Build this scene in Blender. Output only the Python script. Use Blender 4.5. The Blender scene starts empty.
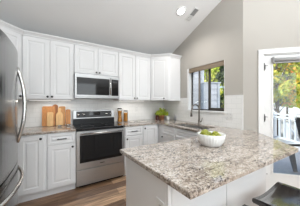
import bpy, bmesh, math, random
from mathutils import Vector, Matrix
random.seed(7)
SC = bpy.context.scene
COL = SC.collection
R = math.radians

# ------------------------------------------------------------------ camera, sky, lights, exposure
CAM_H = 1.303
YAW = 31.4
cam_d = bpy.data.cameras.new('camera')
cam_d.sensor_fit = 'HORIZONTAL'; cam_d.sensor_width = 36.0
cam_d.lens = 36.0 * 152.0 / 300.0
cam_d.clip_start = 0.02; cam_d.clip_end = 200
cam = bpy.data.objects.new('camera', cam_d); COL.objects.link(cam)
cam.location = (0, 0, CAM_H); cam.rotation_euler = (R(90), 0, R(-YAW))
SC.camera = cam

world = bpy.data.worlds.new('world'); SC.world = world; world.use_nodes = True
wn = world.node_tree; wn.nodes.clear()
w_out = wn.nodes.new('ShaderNodeOutputWorld'); w_bg = wn.nodes.new('ShaderNodeBackground')
w_sky = wn.nodes.new('ShaderNodeTexSky'); w_sky.sky_type = 'NISHITA'
w_sky.sun_disc = False; w_sky.sun_elevation = R(42); w_sky.sun_rotation = R(200)
w_sky.air_density = 1.0; w_sky.dust_density = 3.0; w_sky.ozone_density = 1.0
w_bg.inputs[1].default_value = 0.42
wn.links.new(w_sky.outputs[0], w_bg.inputs[0]); wn.links.new(w_bg.outputs[0], w_out.inputs[0])

def light(name, kind, loc, rot, energy, color=(1, 1, 1), **kw):
    d = bpy.data.lights.new(name, kind); d.energy = energy; d.color = color
    for k, v in kw.items(): setattr(d, k, v)
    o = bpy.data.objects.new(name, d); COL.objects.link(o)
    o.location = loc; o.rotation_euler = rot
    return o
# sun from behind the house: it lights the trees outside, the closed room stays free of sun patches
light('sun', 'SUN', (0, 0, 12), (R(48), 0, R(-122)), 10.0, (1.0, 0.95, 0.86), angle=R(2))
# added cool fill areas behind the camera and on the right, no windows there
light('rear_fill', 'AREA', (0.2, -3.2, 1.65), (R(90), 0, 0), 92, (0.87, 0.95, 1.0), shape='RECTANGLE', size=3.2, size_y=1.9)
light('right_fill', 'AREA', (3.05, -1.75, 1.35), (R(90), 0, R(90)), 45, (0.87, 0.95, 1.0), shape='RECTANGLE', size=1.8, size_y=2.0)  # added side fill, the wall behind it is closed
# added soft overhead fill under the ridge, with no fixture
light('overhead_fill', 'AREA', (0.9, -0.5, 3.3), (R(14), 0, 0), 42, (0.91, 0.965, 1.0), shape='RECTANGLE', size=3.2, size_y=2.0)

# added upward fill, unseen behind the camera, to brighten the vaulted ceiling
light('upward_fill', 'AREA', (0.9, -1.2, 1.9), (R(180), 0, 0), 140, (0.91, 0.965, 1.0), shape='RECTANGLE', size=3.0, size_y=2.0)

SC.render.filter_size = 1.0
SC.view_settings.view_transform = 'Standard'; SC.view_settings.look = 'None'
SC.view_settings.gamma = 1.0; SC.view_settings.use_curve_mapping = False
SC.view_settings.exposure = -0.30

# ------------------------------------------------------------------ materials
def nodes_of(m):
    m.use_nodes = True
    return m.node_tree.nodes, m.node_tree.links
def setp(b, **kw):
    names = {'rough': 'Roughness', 'metal': 'Metallic', 'spec': 'Specular IOR Level', 'coat': 'Coat Weight',
             'coat_rough': 'Coat Roughness', 'trans': 'Transmission Weight', 'sheen': 'Sheen Weight'}
    for k, v in kw.items():
        b.inputs[names[k]].default_value = v
def scl(c, f): return tuple(min(1, max(0, x * f)) for x in c[:3]) + (1,)
def pm(name, col, var=0.05, scale=12, bump=0.0, stretch=(1, 1, 1), **kw):
    m = bpy.data.materials.new(name); N, L = nodes_of(m)
    b = N['Principled BSDF']; setp(b, **kw)
    tc = N.new('ShaderNodeTexCoord'); mp = N.new('ShaderNodeMapping'); mp.inputs['Scale'].default_value = stretch
    nz = N.new('ShaderNodeTexNoise'); nz.inputs['Scale'].default_value = scale; nz.inputs['Detail'].default_value = 4
    rp = N.new('ShaderNodeValToRGB')
    rp.color_ramp.elements[0].position = 0.3; rp.color_ramp.elements[1].position = 0.7
    rp.color_ramp.elements[0].color = scl(col, 1 - var); rp.color_ramp.elements[1].color = scl(col, 1 + var)
    L.new(tc.outputs['Object'], mp.inputs[0]); L.new(mp.outputs[0], nz.inputs['Vector'])
    L.new(nz.outputs[0], rp.inputs[0]); L.new(rp.outputs[0], b.inputs['Base Color'])
    if bump:
        bp = N.new('ShaderNodeBump'); bp.inputs['Strength'].default_value = bump; bp.inputs['Distance'].default_value = 0.01
        L.new(nz.outputs[0], bp.inputs['Height']); L.new(bp.outputs[0], b.inputs['Normal'])
    return m

M = {}
M['cab'] = pm('cabinet_white_paint', (0.76, 0.76, 0.765), 0.012, 3, rough=0.38)
M['trim'] = pm('white_trim_paint', (0.78, 0.78, 0.775), 0.012, 3, rough=0.4)
M['ceil'] = pm('ceiling_paint', (0.80, 0.80, 0.80), 0.012, 2, rough=0.9)
M['wall'] = pm('greige_wall_paint', (0.44, 0.415, 0.38), 0.015, 2, rough=0.85)
M['wallw'] = pm('pale_wall_paint', (0.66, 0.65, 0.63), 0.015, 2, rough=0.85)
M['steel'] = pm('brushed_steel', (0.50, 0.505, 0.51), 0.10, 6, stretch=(1, 1, 40), rough=0.38, metal=1.0)
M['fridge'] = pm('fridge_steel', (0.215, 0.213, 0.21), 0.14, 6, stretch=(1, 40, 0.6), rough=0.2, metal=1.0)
M['steelm'] = pm('microwave_steel', (0.36, 0.36, 0.36), 0.10, 6, stretch=(1, 1, 40), rough=0.36, metal=1.0)
M['steelh'] = pm('polished_steel', (0.66, 0.65, 0.64), 0.05, 6, rough=0.2, metal=1.0)
M['nickel'] = pm('brushed_nickel', (0.20, 0.18, 0.16), 0.06, 20, rough=0.35, metal=1.0)
M['sink'] = pm('sink_steel', (0.62, 0.61, 0.60), 0.06, 20, rough=0.35, metal=1.0)
M['blackgl'] = pm('black_glass', (0.010, 0.010, 0.011), 0.1, 8, rough=0.05)
M['blackpl'] = pm('black_enamel', (0.010, 0.010, 0.011), 0.1, 8, rough=0.3, spec=0.3)
M['panelgrey'] = pm('dark_grey_panel', (0.05, 0.05, 0.052), 0.06, 10, rough=0.35, spec=0.35)
M['black'] = pm('matte_black_metal', (0.012, 0.012, 0.012), 0.1, 30, rough=0.4)
M['stool'] = pm('black_lacquered_wood', (0.014, 0.014, 0.015), 0.15, 9, stretch=(1, 8, 1), rough=0.2, spec=0.8, coat=0.8, coat_rough=0.12)
M['board_o'] = pm('orange_wood', (0.52, 0.215, 0.055), 0.22, 9, stretch=(9, 9, 0.7), rough=0.45)
M['board_l'] = pm('light_maple_wood', (0.68, 0.41, 0.17), 0.14, 9, stretch=(9, 9, 0.7), rough=0.45)
M['board_r'] = pm('reddish_wood', (0.36, 0.13, 0.035), 0.2, 9, stretch=(9, 9, 0.7), rough=0.45)
M['board_m'] = pm('honey_wood', (0.50, 0.235, 0.07), 0.18, 9, stretch=(9, 9, 0.7), rough=0.45)
M['pasta'] = pm('orange_pasta', (0.62, 0.27, 0.045), 0.45, 70, bump=0.4, rough=0.6)
M['lid'] = pm('dark_metal_lid', (0.10, 0.09, 0.085), 0.1, 20, rough=0.35, metal=0.6)
M['terra'] = pm('terracotta', (0.50, 0.22, 0.11), 0.15, 20, rough=0.7)
M['darkred'] = pm('dark_red_spread', (0.07, 0.012, 0.008), 0.2, 20, rough=0.25)
M['herb'] = pm('herb_leaf', (0.46, 0.56, 0.05), 0.35, 26, rough=0.5)
M['china'] = pm('white_china', (0.80, 0.80, 0.79), 0.02, 8, rough=0.15)
M['smoke'] = pm('grey_stoneware', (0.20, 0.20, 0.205), 0.1, 12, rough=0.35)
M['fruit'] = pm('green_apple_skin', (0.25, 0.27, 0.02), 0.45, 40, rough=0.35)
M['fruity'] = pm('yellow_green_apple_skin', (0.50, 0.46, 0.05), 0.28, 40, rough=0.35)
M['stem'] = pm('brown_stem', (0.12, 0.07, 0.03), 0.2, 30, rough=0.7)
M['plate'] = pm('white_plastic', (0.74, 0.74, 0.73), 0.01, 8, rough=0.35)
M['slot'] = pm('grey_slot', (0.25, 0.25, 0.25), 0.05, 8, rough=0.5)
M['shade'] = pm('taupe_shade_fabric', (0.30, 0.235, 0.17), 0.12, 40, stretch=(1, 1, 6), rough=0.9)
M['blind'] = pm('grey_blind_fabric', (0.38, 0.38, 0.38), 0.05, 40, rough=0.8)
M['wframe'] = pm('dark_bronze_frame', (0.05, 0.045, 0.04), 0.1, 10, rough=0.4)
M['wsash'] = pm('taupe_sash', (0.20, 0.18, 0.16), 0.1, 10, rough=0.4)
M['ventgrey'] = pm('vent_grey', (0.36, 0.36, 0.36), 0.05, 10, rough=0.5)
M['ventdark'] = pm('vent_dark', (0.10, 0.10, 0.10), 0.05, 10, rough=0.6)
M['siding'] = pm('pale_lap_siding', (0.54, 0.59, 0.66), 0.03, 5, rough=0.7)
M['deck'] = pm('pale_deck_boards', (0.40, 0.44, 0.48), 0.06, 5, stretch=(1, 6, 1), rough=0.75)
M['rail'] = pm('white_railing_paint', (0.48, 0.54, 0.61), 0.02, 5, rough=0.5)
M['ground'] = pm('outdoor_ground', (0.27, 0.28, 0.28), 0.2, 2, rough=0.95)
M['chairdk'] = pm('dark_patio_sling', (0.012, 0.016, 0.019), 0.15, 20, rough=0.6)
M['chairlg'] = pm('grey_patio_leg', (0.16, 0.18, 0.20), 0.08, 20, rough=0.5)
M['bark'] = pm('tree_bark', (0.07, 0.05, 0.035), 0.3, 14, bump=0.4, rough=0.9)
M['roof'] = pm('far_roof', (0.14, 0.12, 0.115), 0.2, 9, rough=0.9)
M['paper'] = pm('pale_linen', (0.62, 0.59, 0.55), 0.05, 30, rough=0.8)

def glass_mat(name, tint=(1, 1, 1, 1), gloss=0.07):
    m = bpy.data.materials.new(name); N, L = nodes_of(m); N.clear()
    o = N.new('ShaderNodeOutputMaterial'); t = N.new('ShaderNodeBsdfTransparent'); g = N.new('ShaderNodeBsdfGlossy')
    g.inputs['Roughness'].default_value = 0.02; t.inputs[0].default_value = tint
    f = N.new('ShaderNodeFresnel'); f.inputs[0].default_value = 1.45
    mu = N.new('ShaderNodeMath'); mu.operation = 'MULTIPLY'; mu.inputs[1].default_value = 0.8
    x = N.new('ShaderNodeMixShader')
    L.new(f.outputs[0], mu.inputs[0]); L.new(mu.outputs[0], x.inputs[0])
    L.new(t.outputs[0], x.inputs[1]); L.new(g.outputs[0], x.inputs[2]); L.new(x.outputs[0], o.inputs[0])
    return m
M['glass'] = glass_mat('window_glass', (0.97, 0.985, 0.98, 1))
M['jar'] = glass_mat('jar_glass', (0.96, 0.97, 0.96, 1))

def emis(name, col, s):
    m = bpy.data.materials.new(name); N, L = nodes_of(m)
    b = N['Principled BSDF']; b.inputs['Base Color'].default_value = (0.9, 0.9, 0.9, 1)
    b.inputs['Emission Color'].default_value = col; b.inputs['Emission Strength'].default_value = s
    return m
M['downlight'] = emis('downlight_lens', (1, 0.98, 0.95, 1), 9.0)
M['lamp'] = emis('lamp_lens', (1, 0.97, 0.92, 1), 3.0)

def granite():
    m = bpy.data.materials.new('speckled_granite'); N, L = nodes_of(m); b = N['Principled BSDF']; setp(b, rough=0.04, spec=0.95)
    tc = N.new('ShaderNodeTexCoord')
    def noise(scale, det, dist=0.0, rough=0.6, stretch=None):
        n = N.new('ShaderNodeTexNoise'); n.inputs['Scale'].default_value = scale; n.inputs['Detail'].default_value = det
        n.inputs['Distortion'].default_value = dist; n.inputs['Roughness'].default_value = rough
        if stretch:
            mp = N.new('ShaderNodeMapping'); mp.inputs['Scale'].default_value = stretch; mp.inputs['Rotation'].default_value = (0, 0, 0.5)
            L.new(tc.outputs['Object'], mp.inputs[0]); L.new(mp.outputs[0], n.inputs['Vector'])
        else: L.new(tc.outputs['Object'], n.inputs['Vector'])
        return n.outputs[0]
    def ramp(src, stops):
        r = N.new('ShaderNodeValToRGB'); e = r.color_ramp.elements
        e[0].position, e[0].color = stops[0][0], stops[0][1] + (1,)
        e[1].position, e[1].color = stops[-1][0], stops[-1][1] + (1,)
        for p, c in stops[1:-1]:
            k = e.new(p); k.color = c + (1,)
        L.new(src, r.inputs[0]); return r.outputs[0]
    def mix(fac, a, c, mode='MIX'):
        x = N.new('ShaderNodeMixRGB'); x.blend_type = mode
        if isinstance(fac, float): x.inputs[0].default_value = fac
        else: L.new(fac, x.inputs[0])
        L.new(a, x.inputs[1])
        if isinstance(c, tuple): x.inputs[2].default_value = c + (1,)
        else: L.new(c, x.inputs[2])
        return x.outputs[0]
    base = ramp(noise(13, 6, 0.6, 0.65, (1, 2.2, 1)), [(0.33, (0.14, 0.098, 0.075)), (0.45, (0.34, 0.27, 0.22)), (0.56, (0.62, 0.555, 0.48)), (0.70, (0.27, 0.225, 0.19))])
    v = N.new('ShaderNodeTexVoronoi'); v.inputs['Scale'].default_value = 150; L.new(tc.outputs['Object'], v.inputs['Vector'])
    sep = N.new('ShaderNodeSeparateColor'); L.new(v.outputs['Color'], sep.inputs[0])
    grains = ramp(sep.outputs[0], [(0.0, (0.16, 0.105, 0.075)), (0.3, (0.40, 0.33, 0.27)), (0.6, (0.54, 0.48, 0.425)), (1.0, (0.78, 0.74, 0.69))])
    c = mix(0.48, base, grains)
    dk = ramp(noise(72, 4, 0.3, 0.7), [(0.49, (0, 0, 0)), (0.57, (.92, .92, .92))])
    big = ramp(noise(5, 3, 1.0, 0.6, (1, 2.5, 1)), [(0.40, (0.25, 0.25, 0.25)), (0.56, (1, 1, 1))])
    mk = mix(1.0, dk, big, 'MULTIPLY')
    c = mix(mk, c, (0.04, 0.028, 0.022))
    lt = ramp(noise(80, 3, 0.0, 0.6), [(0.60, (0, 0, 0)), (0.70, (0.7, 0.7, 0.7))])
    c = mix(lt, c, (0.80, 0.77, 0.73))
    dr_ = ramp(noise(3.2, 5, 1.2, 0.7, (1, 3.2, 1)), [(0.50, (0, 0, 0)), (0.66, (.55, .55, .55))])
    c = mix(dr_, c, (0.20, 0.15, 0.115))
    L.new(c, b.inputs['Base Color'])
    return m
M['granite'] = granite()

def brick_mat(name, axes, w, h, mortar, c1, c2, cm, rough, grain=False, offset=0.5):
    m = bpy.data.materials.new(name); N, L = nodes_of(m); b = N['Principled BSDF']; setp(b, rough=rough)
    tc = N.new('ShaderNodeTexCoord'); sp = N.new('ShaderNodeSeparateXYZ'); cb = N.new('ShaderNodeCombineXYZ')
    L.new(tc.outputs['Object'], sp.inputs[0])
    L.new(sp.outputs[axes[0]], cb.inputs[0]); L.new(sp.outputs[axes[1]], cb.inputs[1])
    br = N.new('ShaderNodeTexBrick'); br.inputs['Scale'].default_value = 1.0
    br.inputs['Brick Width'].default_value = w; br.inputs['Row Height'].default_value = h
    br.inputs['Mortar Size'].default_value = mortar; br.inputs['Mortar Smooth'].default_value = 0.2
    br.offset = offset
    br.inputs['Color1'].default_value = c1 + (1,); br.inputs['Color2'].default_value = c2 + (1,); br.inputs['Mortar'].default_value = cm + (1,)
    L.new(cb.outputs[0], br.inputs['Vector'])
    col = br.outputs['Color']
    if grain:
        mp = N.new('ShaderNodeMapping'); mp.inputs['Scale'].default_value = (1.6, 16, 1)
        nz = N.new('ShaderNodeTexNoise'); nz.inputs['Scale'].default_value = 2.2; nz.inputs['Detail'].default_value = 6
        nz.inputs['Distortion'].default_value = 0.5
        L.new(cb.outputs[0], mp.inputs[0]); L.new(mp.outputs[0], nz.inputs['Vector'])
        rp = N.new('ShaderNodeValToRGB'); rp.color_ramp.elements[0].position = 0.3; rp.color_ramp.elements[1].position = 0.72
        rp.color_ramp.elements[0].color = (0.45, 0.42, 0.40, 1); rp.color_ramp.elements[1].color = (1.35, 1.3, 1.25, 1)
        mx = N.new('ShaderNodeMixRGB'); mx.blend_type = 'MULTIPLY'; mx.inputs[0].default_value = 1
        L.new(nz.outputs[0], rp.inputs[0]); L.new(col, mx.inputs[1]); L.new(rp.outputs[0], mx.inputs[2]); col = mx.outputs[0]
    L.new(col, b.inputs['Base Color'])
    bp = N.new('ShaderNodeBump'); bp.inputs['Strength'].default_value = 0.35; bp.inputs['Distance'].default_value = 0.002; bp.invert = True
    L.new(br.outputs['Fac'], bp.inputs['Height']); L.new(bp.outputs[0], b.inputs['Normal'])
    return m
M['floor'] = brick_mat('wood_plank_floor', (0, 1), 1.22, 0.15, 0.0015, (0.16, 0.088, 0.050), (0.70, 0.47, 0.30), (0.05, 0.03, 0.02), 0.38, True, 0.37)
M['tile_b'] = brick_mat('white_subway_tile_back', (0, 2), 0.152, 0.076, 0.0022, (0.85, 0.845, 0.83), (0.82, 0.815, 0.80), (0.71, 0.705, 0.69), 0.15)
M['tile_r'] = brick_mat('white_subway_tile_side', (1, 2), 0.152, 0.076, 0.0022, (0.85, 0.845, 0.83), (0.82, 0.815, 0.80), (0.71, 0.705, 0.69), 0.15)

def leaf_mat(name, stops, rough=0.6):
    m = bpy.data.materials.new(name); N, L = nodes_of(m); b = N['Principled BSDF']; setp(b, rough=rough)
    g = N.new('ShaderNodeNewGeometry'); r = N.new('ShaderNodeValToRGB'); r.color_ramp.interpolation = 'LINEAR'
    e = r.color_ramp.elements
    e[0].position, e[0].color = stops[0][0], stops[0][1] + (1,)
    e[1].position, e[1].color = stops[-1][0], stops[-1][1] + (1,)
    for p, c in stops[1:-1]:
        k = e.new(p); k.color = c + (1,)
    L.new(g.outputs['Random Per Island'], r.inputs[0]); L.new(r.outputs[0], b.inputs['Base Color'])
    t = N.new('ShaderNodeBsdfTranslucent'); L.new(r.outputs[0], t.inputs[0])
    x = N.new('ShaderNodeMixShader'); x.inputs[0].default_value = 0.4
    out = N['Material Output']
    L.new(b.outputs[0], x.inputs[1]); L.new(t.outputs[0], x.inputs[2]); L.new(x.outputs[0], out.inputs[0])
    return m
M['leaf_y'] = leaf_mat('yellow_green_leaves', [(0, (0.22, 0.34, 0.04)), (0.4, (0.50, 0.62, 0.07)), (0.75, (0.78, 0.76, 0.10)), (1, (0.85, 0.82, 0.40))])
M['leaf_a'] = leaf_mat('autumn_leaves', [(0, (0.14, 0.24, 0.04)), (0.35, (0.40, 0.52, 0.07)), (0.72, (0.74, 0.68, 0.10)), (0.93, (0.85, 0.55, 0.10)), (1, (0.75, 0.26, 0.06))])
M['leaf_d'] = leaf_mat('dark_leaves', [(0, (0.02, 0.045, 0.02)), (0.6, (0.06, 0.10, 0.035)), (1, (0.14, 0.18, 0.06))])

# ------------------------------------------------------------------ geometry helpers
class MB:
    """collects shapes in world coordinates, then links them as ONE mesh object"""
    def __init__(s): s.bm = bmesh.new()
    def _xf(s, vs, mat):
        if mat is not None:
            for v in vs: v.co = mat @ v.co
    def box(s, x0, x1, y0, y1, z0, z1, mat=None, bev=0.0):
        b = bmesh.new()
        bmesh.ops.create_cube(b, size=1)
        for v in b.verts:
            v.co = Vector(((x0 + x1) / 2 + v.co.x * (x1 - x0), (y0 + y1) / 2 + v.co.y * (y1 - y0), (z0 + z1) / 2 + v.co.z * (z1 - z0)))
        if bev: bmesh.ops.bevel(b, geom=b.edges[:], offset=bev, segments=2, profile=0.6, affect='EDGES')
        s._merge(b, mat); return s
    def _merge(s, b, mat=None):
        s._xf(b.verts, mat)
        bmesh.ops.recalc_face_normals(b, faces=b.faces[:])
        me = bpy.data.meshes.new('tmp'); b.to_mesh(me); b.free(); s.bm.from_mesh(me); bpy.data.meshes.remove(me)
    def prism(s, pts, axis, a0, a1, mat=None, bev=0.0):
        """polygon pts (2-D) extruded along axis 0/1/2 from a0 to a1"""
        def mk(p, a):
            if axis == 0: return (a, p[0], p[1])
            if axis == 1: return (p[0], a, p[1])
            return (p[0], p[1], a)
        b = bmesh.new(); n = len(pts)
        lo = [b.verts.new(mk(p, a0)) for p in pts]; hi = [b.verts.new(mk(p, a1)) for p in pts]
        b.faces.new(lo); b.faces.new(hi[::-1])
        for i in range(n): b.faces.new((lo[i], hi[i], hi[(i + 1) % n], lo[(i + 1) % n]))
        bmesh.ops.recalc_face_normals(b, faces=b.faces[:])
        if bev: bmesh.ops.bevel(b, geom=b.edges[:], offset=bev, segments=2, profile=0.6, affect='EDGES')
        s._merge(b, mat); return s
    def tube(s, pts, r, seg=10, closed_caps=True, mat=None):
        pts = [Vector(p) for p in pts]; n = len(pts)
        rs = r if isinstance(r, (list, tuple)) else [r] * n
        b = bmesh.new(); rings = []
        up = None
        for i, p in enumerate(pts):
            t = (pts[min(i + 1, n - 1)] - pts[max(i - 1, 0)]).normalized()
            if up is None: up = Vector((0, 0, 1)) if abs(t.z) < 0.9 else Vector((1, 0, 0))
            a = t.cross(up)
            if a.length < 1e-5: a = t.cross(Vector((0, 1, 0)))
            a.normalize(); c = a.cross(t).normalized(); up = c
            rings.append([b.verts.new(p + (a * math.cos(2 * math.pi * k / seg) + c * math.sin(2 * math.pi * k / seg)) * rs[i]) for k in range(seg)])
        for i in range(n - 1):
            for k in range(seg):
                f = b.faces.new((rings[i][k], rings[i][(k + 1) % seg], rings[i + 1][(k + 1) % seg], rings[i + 1][k])); f.smooth = True
        if closed_caps: b.faces.new(rings[0][::-1]); b.faces.new(rings[-1])
        s._merge(b, mat); return s
    def lathe(s, prof, cx, cy, cz, seg=28, mat=None, flute=0, fd=0.0):
        b = bmesh.new(); rings = []
        for (r, z) in prof:
            if r < 1e-5: rings.append([b.verts.new((cx, cy, cz + z))])
            else:
                ring = []
                for k in range(seg):
                    a = 2 * math.pi * k / seg
                    rr = r + (fd * math.cos(a * flute) if flute else 0)
                    ring.append(b.verts.new((cx + rr * math.cos(a), cy + rr * math.sin(a), cz + z)))
                rings.append(ring)
        for i in range(len(rings) - 1):
            A, B = rings[i], rings[i + 1]
            for k in range(seg):
                if len(A) == 1 and len(B) == 1: continue
                if len(A) == 1: f = b.faces.new((A[0], B[k], B[(k + 1) % seg]))
                elif len(B) == 1: f = b.faces.new((A[k], A[(k + 1) % seg], B[0]))
                else: f = b.faces.new((A[k], A[(k + 1) % seg], B[(k + 1) % seg], B[k]))
                f.smooth = True
        s._merge(b, mat); return s
    def ball(s, c, r, sc=(1, 1, 1), seg=14, mat=None):
        prof = [(r * math.sin(math.pi * i / 9) * 1.0, -r * math.cos(math.pi * i / 9) * sc[2]) for i in range(10)]
        prof[0] = (0, prof[0][1]); prof[-1] = (0, prof[-1][1])
        return s.lathe(prof, c[0], c[1], c[2], seg, mat)
    def quad(s, c, u, v, fold=0.0):
        c = Vector(c); u = Vector(u); v = Vector(v)
        vs = [s.bm.verts.new(c + a) for a in (-u, v * 0.7 - u * 0.1, u, -v * 0.7 - u * 0.1)]
        s.bm.faces.new(vs); return s
    def build(s, name, mat, parent=None, wm=None):
        me = bpy.data.meshes.new(name)
        o = bpy.data.objects.new(name, me); COL.objects.link(o)
        if parent is not None:
            o.parent = parent
            s.bm.transform(WM[parent.name].inverted())
            WM[o.name] = WM[parent.name]
        else:
            # origin at the base centre of the shape
            xs = [v.co for v in s.bm.verts]
            lo = Vector((min(c.x for c in xs), min(c.y for c in xs), min(c.z for c in xs))); hi = Vector((max(c.x for c in xs), max(c.y for c in xs), 0))
            org = Vector(((lo.x + hi.x) / 2, (lo.y + hi.y) / 2, lo.z)) if wm is None else Vector(wm)
            T = Matrix.Translation(org); s.bm.transform(T.inverted()); o.location = org; WM[o.name] = T
        s.bm.to_mesh(me); s.bm.free(); me.materials.append(mat)
        return o
WM = {}
def thing(name, label, cat, loc=(0, 0, 0), rz=0.0, group=None):
    o = bpy.data.objects.new(name, None); COL.objects.link(o); o.empty_display_size = 0.05
    o.location = loc; o.rotation_euler = (0, 0, rz)
    WM[o.name] = Matrix.Translation(Vector(loc)) @ Matrix.Rotation(rz, 4, 'Z')
    return tag(o, label, cat, group)
def tag(o, label, cat, group=None, kind=None):
    o['label'] = label; o['category'] = cat
    if group: o['group'] = group
    if kind: o['kind'] = kind
    return o
def struct(o): o['kind'] = 'structure'; return o
def copy_tree(o, parent=None):
    c = o.copy(); COL.objects.link(c)
    if parent is not None:
        c.parent = parent
    for ch in [x for x in ALLCH(o)]: copy_tree(ch, c)
    return c
def ALLCH(o): return [x for x in bpy.data.objects if x.parent == o]
def frame(ox, oy, ang):
    """local frame on a vertical plane: x along the wall, y pointing out of it towards the viewer, z up"""
    return Matrix.Translation((ox, oy, 0)) @ Matrix.Rotation(ang, 4, 'Z')

# ------------------------------------------------------------------ room
YB = 3.13; XR = 2.337; XL = -1.04; YC = 1.198        # back wall, window wall, left wall, corner where the wall bends
SL = 0.4145
def zc(y): return 2.353 + SL * (YB - y) if y > 0 else 2.353 + SL * YB + SL * y
T = 0.14
fl = MB().prism([(XL - T, YB + T), (XL - T, -3.6), (3.22 + T, -3.6), (3.22 + T, 0.37), (XR + T, YC + .058), (XR + T, YB + T)], 2, -0.12, 0.0)
struct(fl.build('floor', M['floor'], wm=(0, 0, 0)))
MBc = MB()
MBc.prism([(YB + T, zc(YB + T)), (0, zc(0.0001)), (0, zc(0.0001) + .15), (YB + T, zc(YB + T) + .15)], 0, XL - T, 3.22 + T)
MBc.prism([(0, zc(0.0001)), (-3.6, zc(-3.6)), (-3.6, zc(-3.6) + .15), (0, zc(0.0001) + .15)], 0, XL - T, 3.22 + T)
struct(MBc.build('ceiling', M['ceil'], wm=(0, 0, 0)))
struct(MB().box(XL - T, XR + T, YB, YB + T, -.1, zc(YB + T)).build('wall_back', M['wallw'], wm=(0, 0, 0)))
struct(MB().prism([(YB, -.1), (YB, zc(YB)), (0, zc(0.0001)), (-3.6, zc(-3.6)), (-3.6, -.1)], 0, XL - T, XL).build('wall_left', M['wall'], wm=(0, 0, 0)))
struct(MB().box(XL, 3.22, -3.6, -3.6 + T, -.1, zc(-3.46)).build('wall_rear', M['wall'], wm=(0, 0, 0)))
struct(MB().prism([(.315, -.1), (.315, zc(.315)), (0, zc(0.0001)), (-3.6 + T, zc(-3.46)), (-3.6 + T, -.1)], 0, 3.22, 3.22 + T).build('wall_living', M['wall'], wm=(0, 0, 0)))
# window wall with its opening
WY0, WY1, WZ0, WZ1 = 1.485, 2.30, 1.16, 2.01
w = MB()
w.prism([(YC, -.1), (WY0, -.1), (WY0, zc(WY0)), (YC, zc(YC))], 0, XR, XR + T)
w.prism([(WY1, -.1), (YB, -.1), (YB, zc(YB)), (WY1, zc(WY1))], 0, XR, XR + T)
w.prism([(WY0, -.1), (WY1, -.1), (WY1, WZ0), (WY0, WZ0)], 0, XR, XR + T)
w.prism([(WY0, WZ1), (WY1, WZ1), (WY1, zc(WY1)), (WY0, zc(WY0))], 0, XR, XR + T)
struct(w.build('wall_right', M['wall'], wm=(0, 0, 0)))
# bent wall with the glass door: s runs along the wall from the corner, 45 degrees outward
DF = frame(XR, YC, R(-45))           # local x = along the wall, local -y = into the room
DS0, DS1, DZ1 = 0.255, 1.165, 2.00
LW = 1.249
def zs(s_): return zc(YC - s_ * .7071)
w = MB()
w.prism([(0, -.1), (DS0, -.1), (DS0, zs(DS0)), (0, zs(0))], 1, 0, T, DF)
w.prism([(DS1, -.1), (LW, -.1), (LW, zs(LW)), (DS1, zs(DS1))], 1, 0, T, DF)
w.prism([(DS0, DZ1), (DS1, DZ1), (DS1, zs(DS1)), (DS0, zs(DS0))], 1, 0, T, DF)
struct(w.build('wall_door', M['wall'], wm=(0, 0, 0)))

# backsplash tile
bs = MB().box(XL, XR - .012, YB - .010, YB, .90, 1.40)
struct(bs.build('wall_back_tile', M['tile_b'], wm=(0, 0, 0)))
bs = MB().box(XR - .010, XR, YC, WY0 - .0, .90, 1.41).box(XR - .010, XR, WY1 + .0, YB - .010, .90, 1.41).box(XR - .010, XR, WY0, WY1, .90, WZ0 - .025)
struct(bs.build('wall_right_tile', M['tile_r'], wm=(0, 0, 0)))
tr = MB().box(XR - .014, XR - .0005, YC - .001, WY0, 1.41, 1.424, bev=.003).box(XR - .014, XR + .0, YC - .006, YC + .012, .905, 1.424, bev=.003)
struct(tr.build('trim_1', M['trim'], wm=(0, 0, 0)))

# ------------------------------------------------------------------ kitchen window
win = bpy.data.objects.new('window_1', None); COL.objects.link(win); struct(win); WM[win.name] = Matrix.Identity(4)
f = MB()
f.box(XR + .085, XR + .12, WY0, WY0 + .025, WZ0, WZ1).box(XR + .085, XR + .12, WY1 - .03, WY1, WZ0, WZ1)
f.box(XR + .085, XR + .12, WY0, WY1, WZ0, WZ0 + .022).box(XR + .085, XR + .12, WY0, WY1, WZ1 - .03, WZ1)
f.build('window_frame', M['wframe'], win)
sh = MB()   # right sash, dark, with its meeting stile
ym = 1.872
sh.box(XR + .09, XR + .115, WY0 + .025, ym, WZ0 + .022, WZ0 + .055).box(XR + .09, XR + .115, ym - .042, ym, WZ0 + .022, WZ1 - .03).box(XR + .09, XR + .115, WY0 + .025, WY0 + .045, WZ0 + .022, WZ1 - .03)
sh.build('window_sash', M['wframe'], win)
sh = MB()   # left sash
sh.box(XR + .082, XR + .104, 2.062, 2.096, WZ0 + .022, WZ1 - .03)
sh.build('window_sash', M['wsash'], win)
MB().box(XR + .102, XR + .106, WY0 + .04, ym - .04, WZ0 + .05, WZ1 - .03).build('window_pane', M['glass'], win)
MB().box(XR + .094, XR + .098, ym, WY1 - .03, WZ0 + .022, WZ1 - .03).build('window_pane', M['glass'], win)
MB().box(XR - .028, XR + .085, WY0 - .035, WY1 + .035, WZ0 - .026, WZ0 + .001, bev=.004).build('window_sill', M['trim'], win)
MB().box(XR - .003, XR + .085, WY1 - .014, WY1 + .02, WZ0, WZ1 - .0).box(XR - .002, XR + .085, WY0, WY0 + .008, WZ0, WZ1).build('window_reveal', M['trim'], win)
sd = thing('roman_shade', 'taupe woven shade gathered at the top of the kitchen window', 'window shade', (XR + .03, (WY0 + WY1) / 2, WZ1 - .09))
MB().box(XR + .012, XR + .048, WY0 + .012, WY1 - .016, WZ1 - .03, WZ1 - .001).build('headrail', M['shade'], sd)
q = MB()
for k in range(4):
    q.box(XR + .004, XR + .046, WY0 + .014, WY1 - .018, WZ1 - .045 - k * .013, WZ1 - .034 - k * .013, bev=.003)
q.build('folded_fabric', M['shade'], sd)

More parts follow.
